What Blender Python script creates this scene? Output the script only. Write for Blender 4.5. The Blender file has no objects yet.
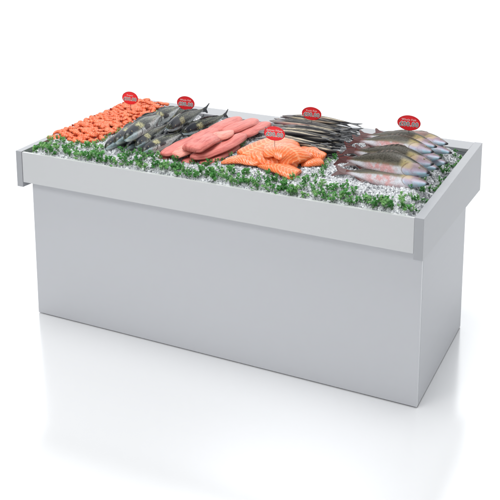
import bpy, bmesh, math, random
from mathutils import Vector, Matrix, noise

random.seed(7)
S = bpy.context.scene
COL = S.collection
rnd = random.random
def ru(a, b): return a + (b - a) * rnd()

# ------------------------------------------------------------------ camera
W, D = 2.0, 0.7777
CP = Vector((2.9583, -3.6212, 2.3585))
YAW, PITCH, ROLL = 0.4379, 0.2009, 0.0012
F, CX, CY = 954.24, 261.21, 39.82
fw = Vector((-math.sin(YAW) * math.cos(PITCH), math.cos(YAW) * math.cos(PITCH), -math.sin(PITCH)))
rt = Vector((math.cos(YAW), math.sin(YAW), 0))
up = rt.cross(fw)
c_, s_ = math.cos(ROLL), math.sin(ROLL)
rt, up = c_ * rt + s_ * up, -s_ * rt + c_ * up
cam = bpy.data.cameras.new('camera')
co = bpy.data.objects.new('camera', cam)
COL.objects.link(co)
co.matrix_world = Matrix(((rt.x, up.x, -fw.x, CP.x), (rt.y, up.y, -fw.y, CP.y), (rt.z, up.z, -fw.z, CP.z), (0, 0, 0, 1)))
cam.sensor_width = 36
cam.lens = F / 500 * 36
cam.shift_x = (250 - CX) / 500
cam.shift_y = (CY - 250) / 500
cam.clip_end = 200
S.camera = co

def at(x, y, z):
    """where the line of sight through a spot of the photo meets height z"""
    d = rt * ((x - CX) / F) - up * ((y - CY) / F) + fw
    return CP + d * ((z - CP.z) / d.z)

# ------------------------------------------------------------------ helpers
def tag(o, label=None, cat=None, group=None, kind=None):
    for k, v in (('label', label), ('category', cat), ('group', group), ('kind', kind)):
        if v: o[k] = v
    return o
def mesh_obj(name, verts, faces, mats, parent=None, uvs=None, mi=None, smooth=True):
    me = bpy.data.meshes.new(name)
    me.from_pydata([tuple(v) for v in verts], [], faces)
    for m in (mats if isinstance(mats, (list, tuple)) else [mats]): me.materials.append(m)
    if mi: me.polygons.foreach_set('material_index', mi)
    if uvs:
        l = me.uv_layers.new(name='UVMap')
        vi = [0] * len(me.loops); me.loops.foreach_get('vertex_index', vi)
        flat = []
        for v in vi: flat += [uvs[v][0], uvs[v][1]]
        l.data.foreach_set('uv', flat)
    me.polygons.foreach_set('use_smooth', [smooth] * len(me.polygons))
    me.update()
    o = bpy.data.objects.new(name, me); COL.objects.link(o)
    if parent: o.parent = parent
    return o
def empty(name, loc=(0, 0, 0)):
    o = bpy.data.objects.new(name, None); COL.objects.link(o); o.location = loc
    o.empty_display_size = .03
    return o
def copy_tree(o, parent=None):
    c = o.copy(); COL.objects.link(c)
    if parent: c.parent = parent
    for ch in list(o.children): copy_tree(ch, c)
    return c
def prism(name, poly, axis, a, b, mat, parent, bevel=.0015):
    """extrude a polygon along an axis from a to b; poly in the two other axes"""
    n = len(poly); vs = []
    for t in (a, b):
        for p, q in poly:
            vs.append({'x': (t, p, q), 'y': (p, t, q), 'z': (p, q, t)}[axis])
    fs = [list(range(n)), list(range(n, 2 * n))] + [[i, (i + 1) % n, n + (i + 1) % n, n + i] for i in range(n)]
    bm = bmesh.new()
    bv = [bm.verts.new(v) for v in vs]
    for f in fs: bm.faces.new([bv[i] for i in f])
    bmesh.ops.recalc_face_normals(bm, faces=bm.faces)
    if bevel:
        bmesh.ops.bevel(bm, geom=bm.edges[:], offset=bevel, segments=2, affect='EDGES', profile=.6)
    me = bpy.data.meshes.new(name); bm.to_mesh(me); bm.free(); me.materials.append(mat)
    me.polygons.foreach_set('use_smooth', [False] * len(me.polygons))
    o = bpy.data.objects.new(name, me); COL.objects.link(o); o.parent = parent
    return o
def box(name, x0, x1, y0, y1, z0, z1, mat, parent, bevel=.0015):
    return prism(name, [(x0, y0), (x1, y0), (x1, y1), (x0, y1)], 'z', z0, z1, mat, parent, bevel)
def cr(tab, t):
    """smooth interpolation through (t, values...) rows"""
    n = len(tab)
    if t <= tab[0][0]: return tab[0][1:]
    for i in range(n - 1):
        if t <= tab[i + 1][0]:
            a, b = tab[i], tab[i + 1]
            k = (t - a[0]) / (b[0] - a[0])
            o = []
            for j in range(1, len(a)):
                p0 = tab[max(i - 1, 0)]; p3 = tab[min(i + 2, n - 1)]
                m1 = (b[j] - p0[j]) / max(b[0] - p0[0], 1e-6) * (b[0] - a[0])
                m2 = (p3[j] - a[j]) / max(p3[0] - a[0], 1e-6) * (b[0] - a[0])
                k2, k3 = k * k, k * k * k
                o.append((2 * k3 - 3 * k2 + 1) * a[j] + (k3 - 2 * k2 + k) * m1 + (-2 * k3 + 3 * k2) * b[j] + (k3 - k2) * m2)
            return o
    return tab[-1][1:]
def sst(a, b, x):
    t = min(max((x - a) / (b - a), 0), 1); return t * t * (3 - 2 * t)

# ------------------------------------------------------------------ materials
class NT:
    def __init__(s, name):
        s.m = bpy.data.materials.new(name); s.m.use_nodes = True
        s.t = s.m.node_tree; s.b = s.t.nodes['Principled BSDF']; s.l = s.t.links
    def n(s, typ, **kw):
        nd = s.t.nodes.new(typ)
        for k, v in kw.items():
            if k in nd.inputs.keys(): 
                if hasattr(v, 'is_output'): s.l.new(v, nd.inputs[k])
                else: nd.inputs[k].default_value = v
            else: setattr(nd, k, v)
        return nd
    def math(s, op, a, b=0., c=0.):
        nd = s.t.nodes.new('ShaderNodeMath'); nd.operation = op
        for i, v in enumerate((a, b, c)):
            if hasattr(v, 'is_output'): s.l.new(v, nd.inputs[i])
            else: nd.inputs[i].default_value = v
        return nd.outputs[0]
    def mix(s, f, a, b, mode='MIX'):
        nd = s.t.nodes.new('ShaderNodeMix'); nd.data_type = 'RGBA'; nd.blend_type = mode
        for i, v in ((0, f), (6, a), (7, b)):
            if hasattr(v, 'is_output'): s.l.new(v, nd.inputs[i])
            else: nd.inputs[i].default_value = (*v, 1) if isinstance(v, tuple) and len(v) == 3 else v
        return nd.outputs[2]
    def ramp(s, f, stops):
        nd = s.t.nodes.new('ShaderNodeValToRGB'); s.l.new(f, nd.inputs[0])
        e = nd.color_ramp.elements
        while len(e) < len(stops): e.new(.5)
        for i, (p, c) in enumerate(stops):
            e[i].position = p; e[i].color = (*c, 1) if isinstance(c, tuple) else (c, c, c, 1)
        return nd.outputs[0]
    def band(s, x, a, b, soft):
        """1 inside a..b, 0 outside"""
        l = s.n('ShaderNodeMapRange', interpolation_type='SMOOTHSTEP'); s.l.new(x, l.inputs[0]); l.inputs[1].default_value = a - soft; l.inputs[2].default_value = a + soft
        r = s.n('ShaderNodeMapRange', interpolation_type='SMOOTHSTEP'); s.l.new(x, r.inputs[0]); r.inputs[1].default_value = b - soft; r.inputs[2].default_value = b + soft
        return s.math('MULTIPLY', l.outputs[0], s.math('SUBTRACT', 1., r.outputs[0]))
    def noise(s, vec, scale, detail=3, rough=.5):
        nd = s.n('ShaderNodeTexNoise'); s.l.new(vec, nd.inputs['Vector'])
        nd.inputs['Scale'].default_value = scale; nd.inputs['Detail'].default_value = detail; nd.inputs['Roughness'].default_value = rough
        return nd.outputs[0]
    def uv(s):
        c = s.n('ShaderNodeTexCoord'); sp = s.n('ShaderNodeSeparateXYZ'); s.l.new(c.outputs['UV'], sp.inputs[0])
        return c, sp.outputs[0], sp.outputs[1]
    def objrand(s): return s.n('ShaderNodeObjectInfo').outputs['Random']
    def comb(s, x, y, z=0.):
        nd = s.n('ShaderNodeCombineXYZ')
        for i, v in enumerate((x, y, z)):
            if hasattr(v, 'is_output'): s.l.new(v, nd.inputs[i])
            else: nd.inputs[i].default_value = v
        return nd.outputs[0]
    def bump(s, h, st, dist):
        nd = s.n('ShaderNodeBump'); s.l.new(h, nd.inputs['Height']); nd.inputs['Strength'].default_value = st; nd.inputs['Distance'].default_value = dist
        s.l.new(nd.outputs[0], s.b.inputs['Normal'])
    def set(s, **kw):
        for k, v in kw.items():
            k = k.replace('_', ' ')
            if hasattr(v, 'is_output'): s.l.new(v, s.b.inputs[k])
            else: s.b.inputs[k].default_value = (*v, 1) if isinstance(v, tuple) and len(v) == 3 and k != 'Subsurface Radius' else v
        return s.m

def plain(name, col, rough=.5, metal=0., **kw):
    t = NT(name); t.set(Base_Color=col, Roughness=rough, Metallic=metal, **kw); return t.m

def m_steel(name, base, rough, metal):
    t = NT(name)
    c = t.n('ShaderNodeTexCoord')
    mp = t.n('ShaderNodeMapping'); t.l.new(c.outputs['Object'], mp.inputs[0]); mp.inputs['Scale'].default_value = (1.2, 1.2, 260)
    g = t.noise(mp.outputs[0], 1.0, 2)
    big = t.noise(c.outputs['Object'], 1.6, 2)
    v = t.math('ADD', t.math('MULTIPLY', g, .02), t.math('MULTIPLY', big, .03))
    col = t.mix(t.math('ADD', v, .0), tuple(x * .97 for x in base), tuple(min(1, x * 1.6) for x in base))
    r = t.math('ADD', t.math('MULTIPLY', g, .06), rough - .03)
    t.set(Base_Color=col, Roughness=r, Metallic=metal)
    return t.m
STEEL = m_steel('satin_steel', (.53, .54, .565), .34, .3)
TRAY = m_steel('shaded_tray_steel', (.38, .39, .41), .4, .3)  # satin steel darkened in colour to tone down light on ledge and plates
END = m_steel('shaded_end_steel', (.38, .39, .415), .36, .3)  # same steel darkened, shade of the right end put into its colour
FASCIA = m_steel('lit_satin_steel', (.57, .58, .59), .36, .3)  # same steel lightened, the brighter light on the fascia put into its colour
LINER = m_steel('tank_liner', (.34, .36, .38), .3, .6)

def m_floor():
    t = NT('white_gloss_floor')
    c = t.n('ShaderNodeTexCoord')
    n = t.noise(c.outputs['Object'], 1.3, 2)
    d = t.n('ShaderNodeBsdfDiffuse'); d.inputs[0].default_value = (.81, .815, .82, 1)
    g = t.n('ShaderNodeBsdfGlossy'); g.inputs[0].default_value = (.95, .96, .98, 1)
    t.l.new(t.math('ADD', t.math('MULTIPLY', n, .03), .15), g.inputs['Roughness'])
    mx = t.n('ShaderNodeMixShader'); mx.inputs[0].default_value = .42
    t.l.new(d.outputs[0], mx.inputs[1]); t.l.new(g.outputs[0], mx.inputs[2])
    t.l.new(mx.outputs[0], t.t.nodes['Material Output'].inputs[0])
    return t.m

def m_ice():
    t = NT('crushed_ice')
    c = t.n('ShaderNodeTexCoord')
    n = t.noise(c.outputs['Object'], 55, 3, .6)
    col = t.ramp(n, [(.34, (.42, .44, .47)), (.56, (.84, .86, .88))])
    t.set(Base_Color=col, Roughness=.16, IOR=1.31, Transmission_Weight=.15)
    t.bump(t.noise(c.outputs['Object'], 260, 2), .4, .002)
    return t.m
ICE = m_ice()

def m_leaf():
    t = NT('parsley_leaf')
    c = t.n('ShaderNodeTexCoord')
    n = t.noise(c.outputs['Object'], 90, 2)
    col = t.ramp(t.math('ADD', t.math('MULTIPLY', n, .7), t.math('MULTIPLY', t.objrand(), .3)),
                 [(.3, (.045, .22, .045)), (.5, (.13, .40, .11)), (.66, (.36, .60, .26))])
    t.set(Base_Color=col, Roughness=.45, Subsurface_Weight=.0)
    tr = t.n('ShaderNodeBsdfTranslucent'); t.l.new(col, tr.inputs[0])
    mx = t.n('ShaderNodeMixShader'); mx.inputs[0].default_value = .4
    t.l.new(t.b.outputs[0], mx.inputs[1]); t.l.new(tr.outputs[0], mx.inputs[2])
    t.l.new(mx.outputs[0], t.t.nodes['Material Output'].inputs[0])
    return t.m
LEAF = m_leaf()
STEM = plain('parsley_stem', (.12, .30, .08), .5)

def m_prawn():
    t = NT('cooked_prawn')
    c, u, v = t.uv()
    seg = t.math('SINE', t.math('MULTIPLY', u, 44))
    n = t.noise(c.outputs['Object'], 120, 3)
    base = t.mix(n, (.62, .075, .018), (.82, .20, .065))
    col = t.mix(t.math('MULTIPLY', t.band(seg, .5, 2, .4), .6), base, (.88, .42, .25))
    col = t.mix(t.math('MULTIPLY', t.objrand(), .35), col, (.62, .07, .02))
    t.set(Base_Color=col, Roughness=.48, Subsurface_Weight=.1, Subsurface_Radius=(.01, .004, .002), Subsurface_Scale=.4)
    return t.m
PRAWN = m_prawn()
PRAWN_TAIL = plain('prawn_tail', (.50, .045, .012), .4)

def m_seabass():
    t = NT('grey_fish_skin')
    c, u, v = t.uv()
    nz = t.noise(t.comb(t.math('MULTIPLY', u, 4), t.math('MULTIPLY', v, 26)), 1., 3, .6)
    nf = t.noise(c.outputs['Object'], 140, 3, .7)
    back = t.ramp(t.math('ADD', t.math('MULTIPLY', nz, .6), t.math('MULTIPLY', nf, .4)),
                  [(.42, (.005, .007, .009)), (.52, (.030, .037, .030)), (.60, (.24, .25, .16))])
    side = t.mix(t.band(nf, .45, 2, .15), (.22, .25, .25), (.62, .66, .66))
    col = t.mix(t.band(v, -.2, .46, .12), back, side)
    col = t.mix(t.math('MULTIPLY', t.band(v, -.3, .14, .08), .8), col, (.75, .80, .80))
    # head: dark crown, pale blue cheek, yellow patch behind the gill cover
    crown = t.math('MULTIPLY', t.band(u, .03, .22, .02), t.band(t.math('ADD', v, t.math('MULTIPLY', t.math('SUBTRACT', nf, .5), .3)), .52, 2, .1))
    col = t.mix(crown, col, (.014, .017, .024))
    cheek = t.math('MULTIPLY', t.band(u, -.1, .13, .03), t.band(t.math('ADD', v, t.math('MULTIPLY', t.math('SUBTRACT', nf, .5), .55)), .1, .50, .10))
    col = t.mix(t.math('MULTIPLY', cheek, .75), col, t.mix(nf, (.16, .26, .32), (.62, .80, .86)))
    mouth = t.math('MULTIPLY', t.band(u, -.1, .06, .01), t.band(v, .34, .38, .02))
    col = t.mix(t.math('MULTIPLY', mouth, .6), col, (.01, .01, .012))
    yel = t.math('MULTIPLY', t.band(t.math('ADD', u, t.math('MULTIPLY', nz, .08)), .25, .345, .02), t.band(v, .54, .88, .06))
    col = t.mix(t.math('MULTIPLY', t.math('MULTIPLY', yel, .75), t.math('MULTIPLY', t.band(nf, .42, 2, .08), .8)), col, (.60, .57, .30))
    ug = t.math('ADD', u, t.math('MULTIPLY', t.math('POWER', t.math('ABSOLUTE', t.math('SUBTRACT', v, .45)), 2.), .4))
    edge = t.math('MULTIPLY', t.band(ug, .222, .236, .006), t.band(v, .12, .85, .05))
    col = t.mix(edge, col, (.015, .015, .02))
    t.set(Base_Color=col, Roughness=.24, Specular_IOR_Level=.3)
    t.bump(nf, .35, .002)
    return t.m
BASS = m_seabass()

def m_snapper():
    t = NT('pink_fish_skin')
    c, u, v = t.uv()
    nf = t.noise(c.outputs['Object'], 150, 3, .7)
    nb = t.noise(c.outputs['Object'], 18, 3, .6)
    vv = t.math('ADD', v, t.math('MULTIPLY', t.math('SUBTRACT', nb, .5), .28))
    rnd_ = t.objrand()
    col = t.ramp(vv, [(.03, (.54, .46, .49)), (.24, (.64, .66, .72)), (.44, (.48, .48, .51)), (.53, (.13, .115, .07)), (.68, (.03, .028, .018))])
    # reddish belly and flank patches
    red = t.math('MULTIPLY', t.math('MULTIPLY', t.band(u, .30, .62, .08), t.band(v, .02, .50, .12)), t.band(nb, .50, 2, .08))
    col = t.mix(t.math('MULTIPLY', red, .65), col, (.60, .15, .13))
    redo = t.math('MULTIPLY', t.band(rnd_, .62, 2, .02), t.band(u, .3, .8, .1))
    col = t.mix(t.math('MULTIPLY', redo, .3), col, (.66, .24, .20))
    # scales
    vo = t.n('ShaderNodeTexVoronoi'); t.l.new(t.comb(t.math('MULTIPLY', u, 60), t.math('MULTIPLY', v, 20)), vo.inputs['Vector']); vo.inputs['Scale'].default_value = 1
    sc = t.math('MULTIPLY', t.band(vo.outputs[0], .45, 2, .2), t.band(u, .26, .85, .03))
    col = t.mix(t.math('MULTIPLY', sc, .26), col, (.16, .14, .12))
    # head: lilac/pale blue jaw, gold gill cover, black snout tip
    ug = t.math('ADD', u, t.math('MULTIPLY', t.math('POWER', t.math('ABSOLUTE', t.math('SUBTRACT', v, .42)), 2.), .45))
    head = t.band(ug, -.1, .250, .012)
    hcol = t.ramp(vv, [(.10, (.28, .55, .64)), (.30, (.44, .52, .64)), (.46, (.38, .31, .40)), (.70, (.20, .15, .15)), (.86, (.09, .07, .06))])
    hcol = t.mix(t.math('MULTIPLY', t.band(nb, .5, 2, .12), .6), hcol, (.36, .24, .30))
    col = t.mix(head, col, hcol)
    gold = t.math('MULTIPLY', t.math('MULTIPLY', t.band(u, .17, .275, .03), t.band(v, .48, .86, .08)), t.band(nf, .34, 2, .1))
    col = t.mix(t.math('MULTIPLY', gold, .55), col, (.52, .42, .18))
    edge = t.math('MULTIPLY', t.band(ug, .252, .262, .006), t.band(v, .1, .74, .05))
    col = t.mix(t.math('MULTIPLY', edge, .7), col, (.13, .06, .06))
    pre = t.math('MULTIPLY', t.band(ug, .165, .172, .004), t.band(v, .15, .6, .05))
    col = t.mix(t.math('MULTIPLY', pre, .35), col, (.15, .12, .16))
    col = t.mix(t.band(u, -.2, .028, .012), col, (.02, .02, .025))
    col = t.mix(t.math('MULTIPLY', t.band(u, .81, 2, .05), .8), col, (.13, .03, .028))
    t.set(Base_Color=col, Roughness=.34, Specular_IOR_Level=.3)
    t.bump(t.math('ADD', t.math('MULTIPLY', vo.outputs[0], .6), nf), .2, .0015)
    return t.m
SNAP = m_snapper()

def m_slim():
    t = NT('slim_fish_skin')
    c, u, v = t.uv()
    r = t.objrand()
    nf = t.noise(t.comb(t.math('MULTIPLY', u, 9), t.math('MULTIPLY', v, 14), t.math('MULTIPLY', r, 40)), 1., 3, .6)
    vv = t.math('ADD', v, t.math('MULTIPLY', t.math('SUBTRACT', nf, .5), .35))
    col = t.ramp(vv, [(.16, (.04, .04, .045)), (.32, (.22, .20, .17)), (.48, (.66, .58, .44)), (.63, (.50, .44, .32)), (.71, (.03, .03, .035)), (.86, (.02, .022, .028)), (.95, (.26, .25, .22))])
    col = t.mix(t.math('MULTIPLY', t.band(nf, .54, 2, .04), .9), col, (.03, .03, .035))
    col = t.mix(t.math('MULTIPLY', t.band(u, -.2, .16, .03), .75), col, t.mix(nf, (.03, .03, .04), (.42, .40, .42)))
    col = t.mix(t.math('MULTIPLY', t.math('MULTIPLY', t.band(r, .86, 2, .01), t.math('MULTIPLY', t.band(v, -1, .62, .08), t.band(u, .1, .5, .1))), .6), col, (.34, .12, .13))
    col = t.mix(t.band(u, .78, 2, .06), col, (.02, .02, .025))
    t.set(Base_Color=col, Roughness=.5, Specular_IOR_Level=.2)
    return t.m
SLIM = m_slim()

def m_fin(name, a, b):
    t = NT(name)
    c, u, v = t.uv()
    w = t.math('SINE', t.math('MULTIPLY', v, 60))
    t.set(Base_Color=t.mix(t.band(w, .2, 2, .4), a, b), Roughness=.4)
    return t.m
FIN_DARK = m_fin('dark_fin', (.02, .022, .028), (.07, .075, .08))
FIN_RED = m_fin('red_fin', (.03, .008, .008), (.11, .018, .016))
FIN_OLIVE = m_fin('olive_fin', (.03, .025, .02), (.12, .09, .07))
EYE_RING = plain('eye_ring', (.34, .29, .18), .2)
PUPIL = plain('pupil', (.008, .008, .01), .08)

def m_pink(name, a, b, fat):
    t = NT(name)
    c, u, v = t.uv()
    n = t.noise(t.comb(t.math('MULTIPLY', u, 3.2), t.math('MULTIPLY', v, 9), t.math('MULTIPLY', t.objrand(), 30)), 1., 4, .6)
    n2 = t.noise(c.outputs['Object'], 40, 3)
    col = t.mix(t.band(n, .42, 2, .16), a, b)
    ln = t.math('ABSOLUTE', t.math('SINE', t.math('ADD', t.math('MULTIPLY', v, 13), t.math('MULTIPLY', n2, 2.2))))
    col = t.mix(t.math('MULTIPLY', t.band(ln, -1, .12, .10), .35), col, fat)
    t.set(Base_Color=col, Roughness=.42, Specular_IOR_Level=.3, Subsurface_Weight=.08, Subsurface_Radius=(.02, .006, .004), Subsurface_Scale=.5)
    t.bump(t.math('ADD', n, t.math('MULTIPLY', n2, .8)), .55, .005)
    return t.m
PINK = m_pink('rose_fillet', (.44, .085, .075), (.62, .19, .16), (.27, .04, .036))
PALE = m_pink('pale_fillet', (.56, .15, .12), (.72, .30, .24), (.40, .07, .06))

def m_salmon():
    t = NT('salmon_flesh')
    c, u, v = t.uv()
    n = t.noise(c.outputs['Object'], 22, 3)
    n2 = t.noise(c.outputs['Object'], 70, 3)
    vc = t.math('ABSOLUTE', t.math('SUBTRACT', v, .5))
    ph = t.math('ADD', t.math('MULTIPLY', u, 78), t.math('ADD', t.math('MULTIPLY', t.math('POWER', vc, 1.4), -46), t.math('MULTIPLY', n, 10)))
    w = t.math('SINE', ph)
    base = t.mix(n2, (.68, .10, .020), (.82, .21, .055))
    st = t.math('MULTIPLY', t.math('MULTIPLY', t.band(w, .66, 2, .3), t.band(n2, .40, 2, .14)), .55)
    col = t.mix(st, base, (.90, .46, .25))
    mid = t.math('MULTIPLY', t.band(vc, -.5, .02, .012), .5)
    col = t.mix(mid, col, (.88, .42, .22))
    t.set(Base_Color=col, Roughness=.26, Subsurface_Weight=.12, Subsurface_Radius=(.02, .008, .003), Subsurface_Scale=.5)
    t.bump(t.math('ADD', w, n2), .25, .0015)
    return t.m
SALMON = m_salmon()

SIGN_RED = plain('sign_red', (.92, .02, .03), .35)
SIGN_RIM = plain('sign_edge', (.60, .01, .015), .35)
SIGN_WHITE = plain('sign_white', (.85, .85, .85), .4)
SIGN_BLACK = plain('sign_black', (.015, .015, .015), .4)
SPIKE = plain('spike_steel', (.25, .26, .27), .3, .8)

# ------------------------------------------------------------------ floor
fl = mesh_obj('floor', [(-40, -40, 0), (44, -40, 0), (44, 60, 0), (-40, 60, 0)], [[0, 1, 2, 3]], m_floor(), smooth=False)
tag(fl, 'glossy white studio floor that mirrors the counter', 'floor', kind='structure')

# ------------------------------------------------------------------ counter
s, b, l, r = .0529, .2462, .0508, .015
hb, hf, ht, hbb = .6967, .8807, .8922, .6422
T = .040
cnt = empty('display_counter', (0, 0, 0))
tag(cnt, 'long grey metal fish counter with a plain base and overhanging iced tray', 'counter')
XL0, XL1, XR0, XR1 = -l, -l + T * .88, W + r - T, W + r
side = [(-s, hb), (D + b, hbb), (D + b, ht), (-s, hf)]
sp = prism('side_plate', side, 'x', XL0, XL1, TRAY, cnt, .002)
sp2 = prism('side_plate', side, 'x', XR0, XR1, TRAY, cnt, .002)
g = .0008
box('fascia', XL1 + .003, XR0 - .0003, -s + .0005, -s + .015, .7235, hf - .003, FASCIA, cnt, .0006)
YB0 = D + b - .125
box('back_ledge', XL1 + g, XR0 - g, YB0, D + b - .001, ht - .02, ht - .0025, TRAY, cnt, .002)
box('back_wall', XL1 + g, XR0 - g, D + b - .02, D + b - .002, .66, ht - .021, STEEL, cnt)
box('tray_liner', XL1 + g, XR0 - g, YB0 + .001, YB0 + .012, .76, ht - .021, LINER, cnt)
for x0 in (XL1 + g, XR0 - g - .004): box('tray_liner', x0, x0 + .004, -s + .016, YB0 - .001, .76, .868, LINER, cnt, 0)
box('tray_liner', XL1 + .006, XR0 - .006, -s + .016, -s + .022, .76, .872, LINER, cnt, 0)
box('tray_floor', XL1 + g, XR0 - g, -s + .016, YB0 + .0125, .74, .755, LINER, cnt)
zr = lambda y: hb + (hbb - hb) * (y + s) / (D + s + b) - .0012
box('front_panel', 0, 1.9994, .0004, .018, 0.004, .737, STEEL, cnt, .0005)
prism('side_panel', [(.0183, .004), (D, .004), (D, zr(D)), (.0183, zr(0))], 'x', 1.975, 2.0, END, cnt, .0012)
prism('side_panel', [(.0195, .004), (D, .004), (D, zr(D)), (.0195, zr(0))], 'x', 0, .018, STEEL, cnt, .0015)
box('back_panel', .02, 1.973, D - .018, D - .001, .004, .655, STEEL, cnt)

# ------------------------------------------------------------------ ice
IX0, IX1, IY0, IY1 = XL1 + .006, XR0 - .006, -s + .023, YB0 - .002
def ice_z(x, y):
    dx = min(x - IX0, IX1 - x); dyf = y - IY0; dyb = IY1 - y
    lf = sst(-.01, .085, x - IX0) * .075; rg = sst(-.02, .09, IX1 - x) * .075
    e = min(lf, rg, .030 + sst(-.02, .11, dyf) * .045, sst(-.02, .10, dyb) * .075)
    n = noise.noise(Vector((x * 9, y * 9, 0))) * .006 + noise.noise(Vector((x * 28, y * 28, 3))) * .004
    return .824 + e + n
def make_ice():
    nx, ny = 560, 270
    vs = []
    for j in range(ny):
        y = IY0 + (IY1 - IY0) * j / (ny - 1)
        for i in range(nx):
            x = IX0 + (IX1 - IX0) * i / (nx - 1)
            c = noise.cell(Vector((x * 130, y * 130, 0)))
            z = ice_z(x, y) - .004 + (noise.noise(Vector((x * 120, y * 120, 1))) * .004 + c * .003)
            vs.append((x, y, z))
    fs = [[j * nx + i, j * nx + i + 1, (j + 1) * nx + i + 1, (j + 1) * nx + i] for j in range(ny - 1) for i in range(nx - 1)]
    cube = [Vector((a, b_, c)) for a in (-1, 1) for b_ in (-1, 1) for c in (-1, 1)]
    cf = [(0, 1, 3, 2), (4, 6, 7, 5), (0, 4, 5, 1), (2, 3, 7, 6), (0, 2, 6, 4), (1, 5, 7, 3)]
    def chip(x, y, sz, dz=0.):
        k = len(vs)
        m = Matrix.Rotation(ru(0, 6.28), 3, Vector((ru(-1, 1), ru(-1, 1), ru(-1, 1) + .01)).normalized())
        z = ice_z(x, y) + sz * .15 + dz
        st = (ru(.6, 1.3), ru(.5, 1), ru(.4, .9))
        for c in cube:
            v = Vector((c.x * st[0], c.y * st[1], c.z * st[2])) * (sz * .5)
            v += Vector((ru(-1, 1), ru(-1, 1), ru(-1, 1))) * sz * .22
            v = m @ v
            vs.append((x + v.x, y + v.y, z + v.z))
        for f in cf: fs.append([k + q for q in f])
    for _ in range(22000):
        chip(ru(IX0 + .006, IX1 - .006), ru(IY0 + .006, IY1 - .006), ru(.004, .010))
    for _ in range(9000):      # the exposed bank along the front and the right end
        chip(ru(IX0 + .006, IX1 - .006), IY0 + .006 + .2 * rnd() ** 1.4, ru(.004, .011), ru(0, .004))
    for _ in range(2200):
        chip(IX1 - .007 - .11 * rnd(), ru(IY0 + .006, IY1 - .006), ru(.006, .015), ru(0, .004))
    o = mesh_obj('crushed_ice', vs, fs, ICE, smooth=False)
    tag(o, 'bed of crushed ice filling the tray of the counter', 'ice', kind='stuff')
make_ice()

# ------------------------------------------------------------------ fish
def fish_mesh(L, prof, hw, n=30, m=18, bend=0., flat=1.15):
    """prof rows: (u, top, bottom, halfwidth) as fractions of L; nose at origin, tail along +x, back +z"""
    vs, uv, fs = [], [], []
    ue = prof[-1][0]
    for i in range(n + 1):
        u = ue * (i / n) ** 1.15
        t, bo, w = cr(prof, u)
        yb = bend * math.sin(u * 3.0) * L
        for j in range(m):
            a = 2 * math.pi * j / m
            ca, sa = math.cos(a), math.sin(a)
            zz = (t if ca > 0 else bo) * ca * L if True else 0
            z = t * ca * L if ca > 0 else bo * (-ca) * -L
            y = math.copysign(abs(sa) ** flat, sa) * w * L * (1 - .15 * ca)
            vs.append((u * L, y + yb, z)); uv.append((u, .5 + .5 * ca))
    for i in range(n):
        for j in range(m):
            fs.append([i * m + j, i * m + (j + 1) % m, (i + 1) * m + (j + 1) % m, (i + 1) * m + j])
    fs.append(list(range(m))[::-1]); fs.append([n * m + j for j in range(m)])
    return vs, fs, uv
def fin(name, pts, thick, mat, parent, off=Vector((0, 0, 0)), nrm=Vector((0, 1, 0)), wav=0.):
    """flat fin with thickness from an outline (list of 3D points)"""
    c = sum(pts, Vector()) / len(pts)
    n = len(pts); vs = []; uv = []
    for sgn in (-1, 1):
        for p in pts: vs.append(p + off + nrm * sgn * thick * .25); uv.append((p.x * 10, math.atan2(p.z - pts[0].z, p.x - pts[0].x + 1e-5)))
        vs.append(c + off + nrm * sgn * thick + nrm * wav); uv.append((c.x * 10, 0))
    fs = []
    for i in range(n):
        k = (i + 1) % n
        fs.append([i, k, n]); fs.append([n + 1 + k, n + 1 + i, 2 * n + 1]); fs.append([k, i, n + 1 + i, n + 1 + k])
    return mesh_obj(name, vs, fs, mat, parent, uvs=uv, smooth=False)
def ball(name, c, rad, mat, parent, sq=1.):
    vs, fs = [], []; n, m = 6, 10
    for i in range(n + 1):
        a = math.pi * i / n
        for j in range(m):
            t = 2 * math.pi * j / m
            vs.append((c[0] + rad * math.sin(a) * math.cos(t), c[1] + rad * sq * math.cos(a), c[2] + rad * math.sin(a) * math.sin(t)))
    for i in range(n):
        for j in range(m): fs.append([i * m + j, i * m + (j + 1) % m, (i + 1) * m + (j + 1) % m, (i + 1) * m + j])
    return mesh_obj(name, vs, fs, mat, parent)
V = Vector
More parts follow.
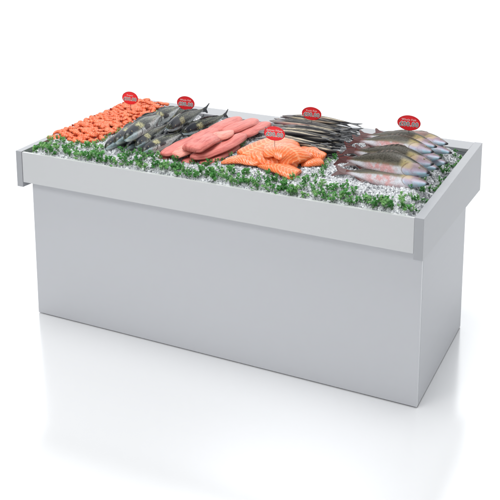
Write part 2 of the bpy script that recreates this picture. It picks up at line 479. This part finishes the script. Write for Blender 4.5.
def fish(name, L, prof, skin, finm, bend, tail, dorsal=True, eye=(.085, .035, .011), pect=True):
    root = empty(name)
    vs, fs, uv = fish_mesh(L, prof, 0, bend=bend)
    mesh_obj('body', vs, fs, skin, root, uvs=uv)
    ue = prof[-1][0]; yb = bend * math.sin(ue * 3.0) * L; ye = bend * math.sin(3.0) * L
    h0, sp_, fork = prof[-1][1] * L, tail[0] * L, tail[1]
    pts = [V((ue * L * .985, yb, h0)), V(((ue + .06) * L, (yb + ye) / 2, sp_ * .55)), V((L * .985, ye, sp_)), V((L, ye, sp_ * .85)),
           V(((1 - fork) * L, (yb + ye) / 2, 0)), V((L, ye, -sp_ * .85)), V((L * .985, ye, -sp_)), V(((ue + .06) * L, (yb + ye) / 2, -sp_ * .55)), V((ue * L * .985, yb, -h0))]
    fin('tail_fin', pts, .0022, finm, root)
    if dorsal:
        top = lambda u: cr(prof, u)[0] * L
        y_ = lambda u: bend * math.sin(u * 3) * L
        up_ = [V((u * L, y_(u), top(u) + hh * L)) for u, hh in ((.31, .0), (.35, .012), (.42, .020), (.50, .016), (.58, .008), (.63, .014), (.70, .010), (.76, -.002))]
        dn = [V((u * L, y_(u), top(u) - .012 * L)) for u in (.72, .6, .48, .36)]
        fin('dorsal_fin', up_ + dn, .0018, FIN_OLIVE if finm == FIN_RED else finm, root)
        bot = lambda u: cr(prof, u)[1] * L
        fin('anal_fin', [V((.62 * L, y_(.62), -bot(.62) + .005)), V((.66 * L, y_(.66), -bot(.66) - .035 * L)), V((.74 * L, y_(.74), -bot(.74) - .012 * L)), V((.76 * L, y_(.76), -bot(.76) + .004))], .0018, finm, root)
        fin('pelvic_fin', [V((.34 * L, 0.0, -bot(.34) + .006)), V((.385 * L, .01, -bot(.4) - .035 * L)), V((.44 * L, .01, -bot(.44) - .02 * L)), V((.40 * L, 0, -bot(.4) + .006))], .0018, finm, root)
    if pect:
        for sg in (-1, 1):
            w = cr(prof, .30)[2] * L
            y0 = sg * w * .94 + bend * math.sin(.8) * L
            fin('pectoral_fin', [V((.265 * L, y0, -.012 * L)), V((.33 * L, y0 + sg * .006, .012 * L)), V((.40 * L, y0 + sg * .006, -.01 * L)), V((.385 * L, y0 + sg * .006, -.035 * L)), V((.29 * L, y0, -.035 * L))], .0016, finm, root, nrm=V((0, 1, 0)))
    eu, ez, er = eye
    if er:
        for sg in (-1, 1):
            t, bo, w = cr(prof, eu)
            k = max(0, 1 - (ez / t) ** 2) ** .5
            yy = sg * w * L * k * .93 + bend * math.sin(eu * 3) * L
            e = ball('eye', (eu * L, yy, ez * L), er * L, EYE_RING, root, .45)
            ball('pupil', (eu * L, yy + sg * er * L * .22, ez * L), er * L * .62, PUPIL, e, .42)
    return root
def pose(o, H, Tl, hint, L):
    X = (Tl - H); ln = X.length; X.normalize()
    Z = (hint - X * hint.dot(X)).normalized()
    Y = Z.cross(X)
    k = ln / L
    m = Matrix(((X.x, Y.x, Z.x), (X.y, Y.y, Z.y), (X.z, Y.z, Z.z)))
    o.rotation_euler = m.to_euler(); o.location = H; o.scale = (k, k, k)

# grey round fish -----------------------------------------------------------
bass_prof = [(0, .020, .016, .016), (.012, .038, .030, .036), (.05, .062, .046, .054), (.13, .082, .062, .062), (.22, .092, .080, .068), (.34, .098, .092, .072),
             (.48, .088, .086, .066), (.62, .062, .062, .048), (.74, .038, .038, .028), (.83, .024, .024, .014), (.87, .024, .024, .007)]
bass_prof = [(a_, b_ * .92, c__ * .92, d_ * .92) for a_, b_, c__, d_ in bass_prof]
bass_src = [fish('grey_fish', .38, bass_prof, BASS, FIN_DARK, bd, (.062, .06), eye=(.085, .030, .008)) for bd in (0, .03, -.03)]
bass = [  # head px, z, tail px, z, hint, label
 ((143, 152, .930), (186, 131, .925), (-.5, -.1, 1), 'nearest grey fish of the pile, lying lowest beside the pink fillets'),
 ((137, 146, .945), (173, 122, .955), (-.3, 0, 1), 'grey fish just behind the nearest one, pale mouth pointing at the front'),
 ((126, 139, .985), (163, 113, .975), (-.3, 0, 1), 'topmost grey fish of the left half of the pile, yellow patch behind its cheek'),
 ((116, 142, .955), (153, 118, .950), (-.6, 0, 1), 'grey fish with a bluish face tucked left of the topmost one'),
 ((127, 148, .922), (160, 130, .922), (-.4, 0, 1), 'small dark grey fish buried under two others at the front of the pile'),
 ((106, 148, .922), (146, 126, .922), (-1, 0, .8), 'leftmost grey fish with a pale blue snout on bare ice by the prawns'),
 ((148, 124, .960), (185, 104, .955), (-.4, 0, 1), 'grey fish at the back left of the pile, nearest the prawns'),
 ((168, 129, .972), (209, 108, .955), (-.3, 0, 1), 'plump grey fish right under the second red price sign'),
 ((183, 133, .930), (228, 113, .935), (.2, 0, 1), 'rightmost grey fish, its forked tail pointing to the back ledge'),
 ((162, 121, .925), (193, 106, .930), (-.2, 0, 1), 'dark grey fish half hidden behind the plump one, black tail out'),
 ((163, 138, .918), (206, 118, .918), (0, 0, 1), 'grey fish at the bottom of the pile between the near and right ones'),
 ((130, 130, .922), (166, 110, .925), (-.7, 0, 1), 'shaded grey fish along the row of prawns, mostly covered'),
]
for i, (h, t, hint, lab) in enumerate(bass):
    o = bass_src[i] if i < 3 else copy_tree(bass_src[i % 3])
    pose(o, at(*h), at(*t), V(hint) + V((ru(-.5, .5), 0, 0)), .38)
    tag(o, lab, 'fish', 'grey whole fish piled left of the pink fillets')

# pink fish -----------------------------------------------------------------
snap_prof = [(a_, b_ * 1.0, c__ * .98, d_ * .74) for a_, b_, c__, d_ in [(0, 0.008, 0.008, 0.008), (0.02, 0.02, 0.018, 0.016), (0.06, 0.04, 0.034, 0.028), (0.13, 0.072, 0.06, 0.044), (0.22, 0.106, 0.09, 0.056), (0.34, 0.13, 0.114, 0.062), (0.46, 0.122, 0.108, 0.058), (0.6, 0.088, 0.08, 0.042), (0.72, 0.05, 0.048, 0.024), (0.81, 0.03, 0.03, 0.012), (0.86, 0.03, 0.03, 0.007)]]
snap_src = [fish('pink_fish', .45, [(p_[0], p_[1] * k_, p_[2] * (2 - k_), p_[3]) for p_ in snap_prof], SNAP, FIN_RED, bd, (.075, .05), eye=(.10, .028, .010), pect=False) for bd, k_ in ((0, 1), (.03, 1.08), (-.025, .9), (.045, .96))]
snaps = [
 ((429, 184, .935), (333, 170, .922), (0, .8, .6), 'nearest pink bellied fish, alone at the bottom front of the stack'),
 ((430, 173, .975), (335, 158, .955), (0, .5, .9), 'big pink bellied fish on top at the front with a gold gill cover'),
 ((434, 164, .985), (342, 148, .960), (0, .5, .85), 'olive backed pink fish just behind the big front one'),
 ((434, 152, .985), (350, 140, .965), (0, .8, .7), 'reddish sided fish in the middle of the stack top'),
 ((437, 147, .985), (357, 135, .965), (0, .9, .6), 'slim headed pink fish in front of the farthest one'),
 ((448, 144, .975), (372, 132, .935), (0, 1, .4), 'farthest pink fish under the price sign, black snout over the ledge'),
 ((452, 153, .940), (372, 139, .925), (0, 1, .4), 'under layer pink fish nearest the back right corner of the tray'),
 ((442, 158, .950), (362, 145, .935), (0, 1, .5), 'under layer pink fish with its snout below the slim headed one'),
 ((448, 163, .922), (352, 148, .918), (0, 1, .4), 'lowest pink fish, snout on the ice by the right hand parsley'),
 ((439, 169, .935), (350, 153, .925), (0, 1, .5), 'pink fish under the olive backed one, only its snout out'),
 ((432, 175, .930), (345, 162, .922), (0, 1, .5), 'pink fish squeezed between the nearest one and the big one'),
]
for i, (h, t, hint, lab) in enumerate(snaps):
    o = snap_src[i] if i < 4 else copy_tree(snap_src[(i * 3 + i // 4) % 4])
    pose(o, at(*h), at(*t), V(hint), .45)
    tag(o, lab, 'fish', 'pink bellied whole fish stacked at the right end')

# slim striped fish -----------------------------------------------------------
slim_prof = [(0, .003, .003, .003), (.03, .009, .009, .008), (.10, .020, .018, .016), (.22, .031, .029, .025), (.38, .036, .034, .028), (.55, .031, .029, .024), (.72, .018, .017, .013), (.86, .007, .007, .005)]
slim_prof = [(a_, b_ * 1.28, c__ * 1.28, d_ * 1.25) for a_, b_, c__, d_ in slim_prof]
slim_src = [fish('slim_fish', .38, slim_prof, SLIM, FIN_DARK, bd, (.030, .09), dorsal=False, eye=(.06, .008, .007), pect=False) for bd in (.02, .055, -.045)]
names_row = ['front edge row', 'second row', 'third row', 'middle row', 'fifth row', 'sixth row', 'row before the back', 'back row']
cnt_s = 0
for layer, (n, z, y0, y1) in enumerate(((17, .912, .40, .87), (15, .929, .41, .86), (13, .944, .46, .85), (9, .955, .53, .83))):
    for i in range(n):
        y = y0 + (y1 - y0) * i / (n - 1) + ru(-.008, .008)
        zz = z
        f = (y - .4) / .6
        x0 = 1.03 - .10 * f + ru(-.025, .03) + layer * .004
        ln = random.choice((ru(.40, .46), ru(.38, .45), ru(.30, .38)))
        if ln < .38: x0 += ru(-.02, .44 - ln)
        if layer and i % 3 == 1: x0 += ru(.03, .07)
        o = slim_src[cnt_s] if cnt_s < 3 else copy_tree(slim_src[cnt_s % 3])
        hint = V((0, ru(-.3, 2.2), 1))
        H = V((x0, y, zz + ru(-.003, .006))); Tp = V((x0 + ln, y + ru(-.055, .055), zz + ru(-.006, .008)))
        pose(o, H, Tp, hint, .38)
        lay = ('bottom', 'second', 'third', 'top')[layer]
        where = ('at the front edge', 'towards the front', 'in the middle', 'towards the back', 'by the back ledge')[min(4, int(5 * i / n))]
        tag(o, 'slim dark striped fish in the %s layer of the heap, %s' % (lay, where), 'fish', 'slim striped fish heaped behind the salmon, %s layer %s' % (lay, where))
        cnt_s += 1

# ------------------------------------------------------------------ fillets
def fillet(name, mat, pts, width, thick, label, cat, group, wprof, hint=(0, 0, 1), nL=26, nW=14, lift=.3):
    P = [at(*p) for p in pts]
    base = sum(P, V()) / len(P)
    tab = [(i / (len(P) - 1), *p) for i, p in enumerate(P)]
    sd = ru(0, 99)
    vs, uv, fs = [], [], []
    hint = V(hint)
    for i in range(nL + 1):
        u = i / nL
        c = V(cr(tab, u)); c2 = V(cr(tab, min(u + .02, 1))); c1 = V(cr(tab, max(u - .02, 0)))
        X = (c2 - c1).normalized(); Y = hint.cross(X).normalized(); Z = X.cross(Y)
        w = cr(wprof, u)[0] * width * .5
        th = thick * min(1, (w / (width * .5)) * 1.3) ** .6
        w *= 1 + .06 * noise.noise(V((u * 5, sd, 0)))
        ring = []
        for j in range(nW):        # over the top
            v = j / (nW - 1); a = math.pi * v
            y = -math.cos(a) * w; sy = abs(math.cos(a))
            z = th * (1 - sy ** 4.5) ** .7
            nn = noise.noise(V((u * 4 + sd, v * 3, 0))) * thick * .22
            ring.append((c + Y * y + Z * (z + nn - th * lift), (u, v)))
        for j in range(1, nW - 1):    # back underneath
            v = 1 - j / (nW - 1); a = math.pi * v
            ring.append((c + Y * (-math.cos(a) * w * .97) - Z * (th * lift + thick * .12 * math.sin(a)), (u, v)))
        for p, q in ring: vs.append(p - base); uv.append(q)
    m = 2 * nW - 2
    for i in range(nL):
        for j in range(m): fs.append([i * m + j, (i + 1) * m + j, (i + 1) * m + (j + 1) % m, i * m + (j + 1) % m])
    fs.append(list(range(m))); fs.append([nL * m + j for j in range(m)][::-1])
    o = mesh_obj(name, vs, fs, mat, uvs=uv); o.location = base
    tag(o, label, cat, group)
    return o
LOZ = [(0, .25), (.06, .5), (.2, .84), (.45, 1.), (.75, .92), (.93, .62), (1, .3)]
LEAFP = [(0, .06), (.12, .42), (.35, .92), (.6, 1.), (.85, .6), (1, .12)]
BLK = [(0, .66), (.05, .88), (.3, 1.), (.7, 1.), (.95, .88), (1, .66)]
TRI = [(0, .10), (.15, .34), (.45, .72), (.8, 1.), (.95, .96), (1, .8)]
RT = [(0, .8), (.06, .96), (.35, 1.), (.7, .72), (.9, .4), (1, .15)]
RND = [(0, .35), (.05, .66), (.18, .92), (.45, 1.), (.78, .96), (.94, .7), (1, .4)]
G = 'rose coloured fillets laid in a fan on the ice'
def pk(*a, mat=PINK, wp=RND, th=.017, **k):
    fillet('fish_fillet', mat, a[0], a[1] * 1.2, th, a[2], 'fish fillet', G, wp, **k)
pk([(161, 159, .905), (176, 151, .908), (190, 144, .91)], .062, 'thin rose fillet tip at the lowest left corner of the fan')
pk([(184, 163, .905), (198, 156, .91), (212, 149, .91)], .062, 'small rose fillet end poking out under the pale front one')
pk([(202, 164, .908), (219, 155, .912), (238, 144, .912)], .066, 'rose fillet lowest at the front right, by the parsley row')
pk([(196, 152, .912), (212, 144, .915), (228, 138, .915)], .09, 'rose fillet hidden under the middle of the fan')
pk([(222, 141, .912), (238, 133, .915), (254, 126, .915)], .09, 'rose fillet hidden below the back half of the fan')
pk([(163, 155, .930), (178, 147, .940), (195, 138, .938)], .074, 'long rose fillet along the left edge, nearest the grey fish')
pk([(190, 142, .938), (203, 135, .944), (217, 129, .938)], .078, 'rose fillet in the left edge row, second from the front')
pk([(211, 132, .938), (224, 125, .944), (239, 118, .936)], .084, 'rose fillet at the back left end of the fan')
pk([(240, 137, .926), (253, 130, .930), (268, 123, .926)], .078, 'rose fillet at the back right, touching the slim fish')
pk([(224, 133, .940), (240, 126, .950), (256, 120, .938)], .080, 'broad rose fillet at the back middle of the fan')
pk([(192, 158, .932), (217, 149, .940), (244, 135, .940)], .080, 'longest rose fillet, lying along the front right edge', th=.021)
pk([(173, 156, .928), (183, 151, .944), (196, 145, .946)], .080, 'pale pink fillet at the front with a milky surface', mat=PALE)
pk([(209, 141, .960), (220, 136, .966), (233, 131, .958)], .078, 'pale pink leaf shaped fillet in the middle of the fan', mat=PALE, wp=LEAFP)
pk([(190, 150, .968), (200, 143, .980), (212, 137, .972)], .100, 'plump square rose fillet lying on top of the others', wp=BLK, th=.024)

G = 'orange salmon fillets heaped in front of the slim fish'
def sm(*a, wp=LOZ, th=.022, **k):
    fillet('salmon_fillet', SALMON, a[0], a[1], th, a[2], 'salmon fillet', G, wp, **k)
sm([(250, 155, .922), (275, 157, .930), (300, 161, .922)], .20, 'salmon piece at the bottom of the heap, mostly covered', wp=BLK, th=.045)
sm([(221, 163, .912), (240, 159, .926), (261, 161, .922)], .125, 'pointed salmon tail piece at the far left of the heap', wp=TRI)
sm([(243, 157, .930), (257, 150, .950), (276, 143, .962), (292, 142, .945)], .165, 'large striped salmon slab rising to the top left of the heap', wp=BLK, th=.024)
sm([(258, 166, .914), (278, 168, .930), (298, 175, .912)], .125, 'pointed salmon piece lying lowest at the front', wp=TRI)
sm([(302, 163, .910), (311, 162, .918), (321, 162, .910)], .085, 'small salmon end piece at the right, under the curved one', wp=BLK)
sm([(301, 150, .928), (312, 152, .938), (325, 158, .915)], .105, 'curved salmon piece at the far right with a rounded back', wp=BLK)
sm([(264, 151, .960), (280, 149, .972), (293, 154, .960), (299, 163, .928)], .19, 'biggest salmon fillet, draped over the top right of the heap', wp=BLK, th=.024)

# ------------------------------------------------------------------ prawns
def prawn_src(sd):
    random.seed(sd)
    R_, vs, uv, fs = .0150, [], [], []
    n, m = 22, 8
    span = ru(2.7, 3.5)
    for i in range(n + 1):
        u = i / n
        a = -span / 2 + span * u
        rr = .0090 * cr([(0, .35), (.08, .9), (.3, 1.08), (.6, .86), (.9, .5), (1, .32)], u)[0]
        rr *= 1 + .16 * abs(math.sin(u * 22))
        rc = R_ * (1 + .25 * u)
        cx, cz = rc * math.sin(a), rc * math.cos(a)
        rad = V((math.sin(a), 0, math.cos(a)))
        for j in range(m):
            t = 2 * math.pi * j / m
            p = V((cx, 0, cz)) + rad * math.cos(t) * rr * 1.1 + V((0, 1, 0)) * math.sin(t) * rr * .8
            vs.append(p); uv.append((u, j / m))
    for i in range(n):
        for j in range(m): fs.append([i * m + j, (i + 1) * m + j, (i + 1) * m + (j + 1) % m, i * m + (j + 1) % m])
    fs.append(list(range(m))); fs.append([n * m + j for j in range(m)][::-1])
    o = mesh_obj('prawn', vs, fs, PRAWN, uvs=uv)
    a = span / 2; rc = R_ * 1.25
    e = V((rc * math.sin(a), 0, rc * math.cos(a))); tan = V((math.cos(a), 0, -math.sin(a))); rad = V((math.sin(a), 0, math.cos(a)))
    pts = [e - tan * .002 + V((0, .002, 0))]
    for k in range(7):
        q = -.9 + 1.8 * k / 6
        pts.append(e + tan * (.013 if k % 2 == 0 else .009) * math.cos(q * .6) - V((0, 1, 0)) * math.sin(q) * .010)
    pts.append(e - tan * .002 - V((0, .002, 0)))
    fin('tail_fan', pts, .0012, PRAWN_TAIL, o, nrm=rad)
    return o
psrc = [prawn_src(k) for k in (1, 2, 3, 4)]
random.seed(21)
def bed_z(x, y): return .899 + .020 * sst(0, .10, x + .01) * sst(0, .14, .30 - x) * sst(0, .16, y - .10) * (.7 + .3 * sst(1.0, .9, y)) 
k = 0
rows = 33
for ri in range(rows):
    y = .150 + (.885 - .150) * ri / (rows - 1)
    for ci in range(8):
        x = .022 + .218 * ci / 7 + (.015 if ri % 2 else 0) + ru(-.006, .006)
        yy = y + ru(-.007, .007)
        o = psrc[k] if k < 4 else copy_tree(psrc[k % 4])
        o.location = V((x, yy, bed_z(x, yy) + .001 + ru(0, .006)))
        # lie down on one side: tip the arch towards the front and turn it
        o.rotation_euler = (math.radians(ru(72, 100)), math.radians(ru(-14, 14)), math.radians(ru(-45, 35) + (180 if rnd() < .3 else 0)))
        sc = ru(1.05, 1.28); o.scale = (sc, sc, sc)
        ed = 'front edge' if ri < 3 else 'back edge' if ri > 29 else 'left edge' if ci == 0 else 'right edge' if ci == 7 else 'middle'
        tag(o, 'small orange cooked prawn at the %s of the prawn bed' % ed, 'prawn', 'cooked prawns, %s of the bed' % ed)
        k += 1
# sheet standing for the lower prawns, coloured darker as shade in the gaps
def mound():
    nx, ny = 20, 50; vs = []
    for j in range(ny):
        for i in range(nx):
            x, y = .01 + .25 * i / (nx - 1),   .14 + .75 * j / (ny - 1)
            e = min(i, nx - 1 - i, j, ny - 1 - j)
            vs.append((x, y, bed_z(x, y) - .012 - (.03 if e == 0 else 0)))
    fs = [[j * nx + i, j * nx + i + 1, (j + 1) * nx + i + 1, (j + 1) * nx + i] for j in range(ny - 1) for i in range(nx - 1)]
    o = mesh_obj('prawn_meat', vs, fs, PRAWN_TAIL, uvs=[(0, 0)] * len(vs))
    tag(o, 'mass of lower prawns packed beneath the top layer', 'prawns', kind='stuff')
mound()

# ------------------------------------------------------------------ parsley
def sprig(sd, size=1.):
    random.seed(sd)
    vs, fs, mi = [], [], []
    def tube(a, b, r0):
        k = len(vs); d = (b - a).normalized(); p = d.orthogonal().normalized(); q = d.cross(p)
        for c, rr in ((a, r0), (b, r0 * .7)):
            for j in range(4):
                t = j * math.pi / 2; vs.append(c + (p * math.cos(t) + q * math.sin(t)) * rr)
        for j in range(4): fs.append([k + j, k + (j + 1) % 4, k + 4 + (j + 1) % 4, k + 4 + j]); mi.append(1)
    def leaf(c, d, nrm, sz):
        side_ = d.cross(nrm).normalized(); k = len(vs)
        out = [(0, 0), (.25, .32), (.42, .62), (.62, .40), (.78, .50), (1.0, .12), (1.08, 0), (1.0, -.12), (.78, -.5), (.62, -.40), (.42, -.62), (.25, -.32)]
        for a, b_ in out:
            cur = .25 * noise.noise(V((a * 5, b_ * 5, sd + k)))
            vs.append(c + d * a * sz + side_ * b_ * sz + nrm * (cur + .28 * abs(b_)) * sz)
        vs.append(c + d * .5 * sz - nrm * .04 * sz)
        for j in range(len(out)): fs.append([k + j, k + (j + 1) % len(out), k + len(out)]); mi.append(0)
    nb = random.choice((6, 7, 8))
    for q in range(nb):
        az = 6.283 * q / nb + ru(-.5, .5); el = ru(.45, 1.45)
        d = V((math.cos(az) * math.cos(el), math.sin(az) * math.cos(el), math.sin(el)))
        ln = ru(.014, .034) * size
        e = d * ln
        tube(V((0, 0, -.004)), e, .0008 * size)
        for w in range(random.choice((6, 7, 8))):
            a2 = 6.283 * rnd()
            dd = (d * ru(.1, .9) + V((math.cos(a2), math.sin(a2), ru(-.2, .8)))).normalized()
            nn = (V((0, 0, 1)) + V((ru(-.7, .7), ru(-.7, .7), 0))); nn = (nn - dd * nn.dot(dd)).normalized()
            leaf(e * ru(.62, 1.05), dd, nn, ru(.0052, .0092) * size)
    return mesh_obj('parsley_sprig', vs, fs, [LEAF, STEM], mi=mi, smooth=False)
ssrc = [sprig(k) for k in (11, 12, 13, 14, 15, 16)]
random.seed(5)
spots = []
n = 72
for i in range(n):     # front bank, two loose staggered courses
    x = IX0 + .03 + (IX1 - IX0 - .05) * (i + ru(-.3, .3)) / n
    spots.append((x, ru(-.010, .025), ru(1.05, 1.5), 'front'))
    if rnd() < .8: spots.append((x + ru(-.02, .03), ru(.03, .09), ru(.85, 1.2), 'front'))
for i in range(22):    # right end
    y = .08 + .76 * (i + ru(-.3, .3)) / 21
    spots.append((IX1 - ru(.01, .05), y, ru(.75, 1.05), 'right'))
    if i % 2: spots.append((IX1 - ru(.05, .085), y + .01, ru(.6, .85), 'right'))
for i in range(5): spots.append((IX0 + ru(.01, .04), .02 + .03 * i, ru(.9, 1.2), 'left'))
for i in range(19):    # between prawns and grey fish
    spots.append((.285 + ru(-.012, .012), .12 + .74 * i / 18, ru(.55, .8), 'prawn'))
for i in range(14):     # between grey fish and fillets
    spots.append((.655 + .08 * i / 13 + ru(-.01, .01), .14 + .70 * i / 13, ru(.5, .7), 'grey'))
for i in range(13):    # between rose fillets and salmon
    p = at(208 + 40 * i / 12, 172 - 34 * i / 12, .905); spots.append((p.x + ru(-.015, .02), p.y, ru(.55, .8), 'salmon'))
for i in range(15):    # between salmon and pink fish
    p = at(309 + 28 * i / 14, 181 - 24 * i / 14, .905); spots.append((p.x + ru(-.02, .02), p.y, ru(.5, .8), 'pink'))
txt = {'front': ('green parsley sprig in the row along the front edge of the ice', 'parsley along the front edge'),
       'right': ('green parsley sprig in the row along the right end of the tray', 'parsley along the right end'),
       'left': ('green parsley sprig in the front left corner of the tray', 'parsley in the left corner'),
       'prawn': ('small parsley sprig in the line between prawns and grey fish', 'parsley beside the prawns'),
       'grey': ('small parsley sprig in the line between grey fish and rose fillets', 'parsley beside the grey fish'),
       'salmon': ('small parsley sprig on the ice between rose fillets and salmon', 'parsley left of the salmon'),
       'pink': ('small parsley sprig on the ice between salmon and pink fish', 'parsley right of the salmon')}
for i, (x, y, sc, kd) in enumerate(spots):
    x = min(max(x, IX0 + .008), IX1 - .008)
    o = ssrc[i] if i < 6 else copy_tree(ssrc[i % 6])
    o.location = (x, y, ice_z(x, y) + .004)
    o.rotation_euler = (ru(-.35, .45), ru(-.4, .4), ru(0, 6.28)); o.scale = (sc, sc, sc)
    tag(o, txt[kd][0], 'parsley', txt[kd][1])

# ------------------------------------------------------------------ price signs
def text_mesh(name, body, size, off, mat, parent, loc, ext=.0004):
    cu = bpy.data.curves.new(name, 'FONT'); cu.body = body; cu.size = size; cu.align_x = 'CENTER'; cu.align_y = 'CENTER'
    cu.offset = off; cu.extrude = ext; cu.space_character = 1.12; cu.resolution_u = 3
    to = bpy.data.objects.new(name, cu); COL.objects.link(to)
    bpy.context.view_layer.update()
    me = bpy.data.meshes.new_from_object(to)
    bpy.data.objects.remove(to); bpy.data.curves.remove(cu)
    me.materials.clear(); me.materials.append(mat); me.name = name
    o = bpy.data.objects.new(name, me); COL.objects.link(o); o.parent = parent
    o.rotation_euler = (math.pi / 2, 0, 0); o.location = loc
    return o
def sign(px, z, hgt, wd, rz, lab, top, num, asp=.33):
    b_ = at(*px, z)
    root = empty('price_sign', b_); root.rotation_euler = (0, 0, rz)
    a, c = wd / 2, wd * asp
    def ell(sx, n=48): return [(math.cos(2 * math.pi * i / n) * a * sx, hgt + math.sin(2 * math.pi * i / n) * (c - a * (1 - sx))) for i in range(n)]
    prism('sign_disc', ell(1), 'y', -.0015, .0015, SIGN_RED, root, .0006)
    # thin raised rim
    o_, i_ = ell(1), ell(.955); n = len(o_); vs = []
    for yv in (-.0024, .0003):
        for ring in (o_, i_):
            for p in ring: vs.append((p[0], yv, p[1]))
    fs = []
    for i in range(n):
        k = (i + 1) % n
        fs += [[i, k, n + k, n + i], [i, 2 * n + i, 2 * n + k, k], [n + i, n + k, 3 * n + k, 3 * n + i]]
    mesh_obj('rim', vs, fs, SIGN_RIM, root, smooth=False)
    text_mesh('title', top, wd * .12, .00005, SIGN_WHITE, root, (0, -.0022, hgt + c * .42))
    text_mesh('price_outline', num, wd * .27, .0019, SIGN_WHITE, root, (0, -.0022, hgt - c * .18))
    text_mesh('price', num, wd * .27, -.0003, SIGN_BLACK, root, (0, -.0032, hgt - c * .18))
    # spike
    n = 8; vs = []
    for zz, rr in ((-.05, .0003), (-.03, .0014), (hgt - c * .9, .0014)):
        for j in range(n): vs.append((rr * math.cos(j * 6.283 / n), rr * math.sin(j * 6.283 / n) + .003, zz))
    fs = [[i * n + j, i * n + (j + 1) % n, (i + 1) * n + (j + 1) % n, (i + 1) * n + j] for i in range(2) for j in range(n)]
    mesh_obj('spike', vs, fs, SPIKE, root)
    tag(root, lab, 'price sign', 'red oval price signs')
sign((130.5, 111), .925, .074, .098, .05, 'red oval price sign on a spike stuck in the orange prawns', 'Prawns', '£00.00', .37)
sign((186, 115), .955, .066, .103, .05, 'red oval price sign standing among the grey fish', 'Whole Fish', '£00.00', .36)
sign((311.5, 126), .955, .066, .104, .06, 'red oval price sign above the heap of slim striped fish', 'Fresh Fish', '£00.00')
sign((408.5, 137), 1.0, .070, .112, .06, 'red oval price sign above the pink bellied fish', 'Whole Fish', '£00.00')
sign((274.5, 147), .985, .066, .104, .06, 'lowest red oval price sign, stuck in the salmon heap', 'Salmon Fillets', '£00.00')

# ------------------------------------------------------------------ light
w = bpy.data.worlds.new('World'); S.world = w; w.use_nodes = True
wt = w.node_tree; bg = wt.nodes['Background']; bg.inputs[1].default_value = 1.0
tc = wt.nodes.new('ShaderNodeTexCoord'); sx = wt.nodes.new('ShaderNodeSeparateXYZ'); wt.links.new(tc.outputs['Generated'], sx.inputs[0])
def wmath(op, a, b_):
    nd = wt.nodes.new('ShaderNodeMath'); nd.operation = op
    for i, v in enumerate((a, b_)):
        if hasattr(v, 'is_output'): wt.links.new(v, nd.inputs[i])
        else: nd.inputs[i].default_value = v
    return nd.outputs[0]
# added world glow, shaped for the floor mirror: bright behind the counter near the horizon, dimmer overhead and behind the camera
mr = wt.nodes.new('ShaderNodeMapRange'); mr.interpolation_type = 'SMOOTHSTEP'; wt.links.new(sx.outputs[1], mr.inputs[0]); mr.inputs[1].default_value = .25; mr.inputs[2].default_value = .65
mz = wt.nodes.new('ShaderNodeMapRange'); mz.interpolation_type = 'SMOOTHSTEP'; wt.links.new(sx.outputs[2], mz.inputs[0]); mz.inputs[1].default_value = .85; mz.inputs[2].default_value = .62
fac = wmath('MULTIPLY', mr.outputs[0], mz.outputs[0])
lv = wmath('ADD', wmath('MULTIPLY', fac, 1.1), .42)
cc = wt.nodes.new('ShaderNodeCombineXYZ')
for i, kx in enumerate((.975, .99, 1.0)): wt.links.new(wmath('MULTIPLY', lv, kx), cc.inputs[i])
wt.links.new(cc.outputs[0], bg.inputs[0])
def area(name, loc, aim, size, power, col=(1, 1, 1)):
    L_ = bpy.data.lights.new(name, 'AREA'); L_.shape = 'RECTANGLE'; L_.size, L_.size_y = size; L_.energy = power; L_.color = col
    o = bpy.data.objects.new(name, L_); COL.objects.link(o); o.location = loc
    o.rotation_euler = (V(aim) - V(loc)).to_track_quat('-Z', 'Y').to_euler()
area('overhead_fill', (-3, -2, 40), (1, 3, 0), (20, 20), 13500)  # added fill, far up and very large, to turn the floor white
area('key_softbox', (-.4, 1.4, 4.2), (1, .3, .8), (2.2, 1.6), 22, (1, .99, .97))
area('front_fill', (.5, -2.1, 2.6), (.8, 0, .75), (1.2, .6), 27)  # added fill for the front panel's upper highlight and the floor's fade
S.view_settings.view_transform = 'Standard'; S.view_settings.look = 'None'
S.view_settings.exposure = 0; S.view_settings.gamma = 1
S.render.engine = 'CYCLES'
S.cycles.max_bounces = 8
S.render.resolution_x = S.render.resolution_y = 1024
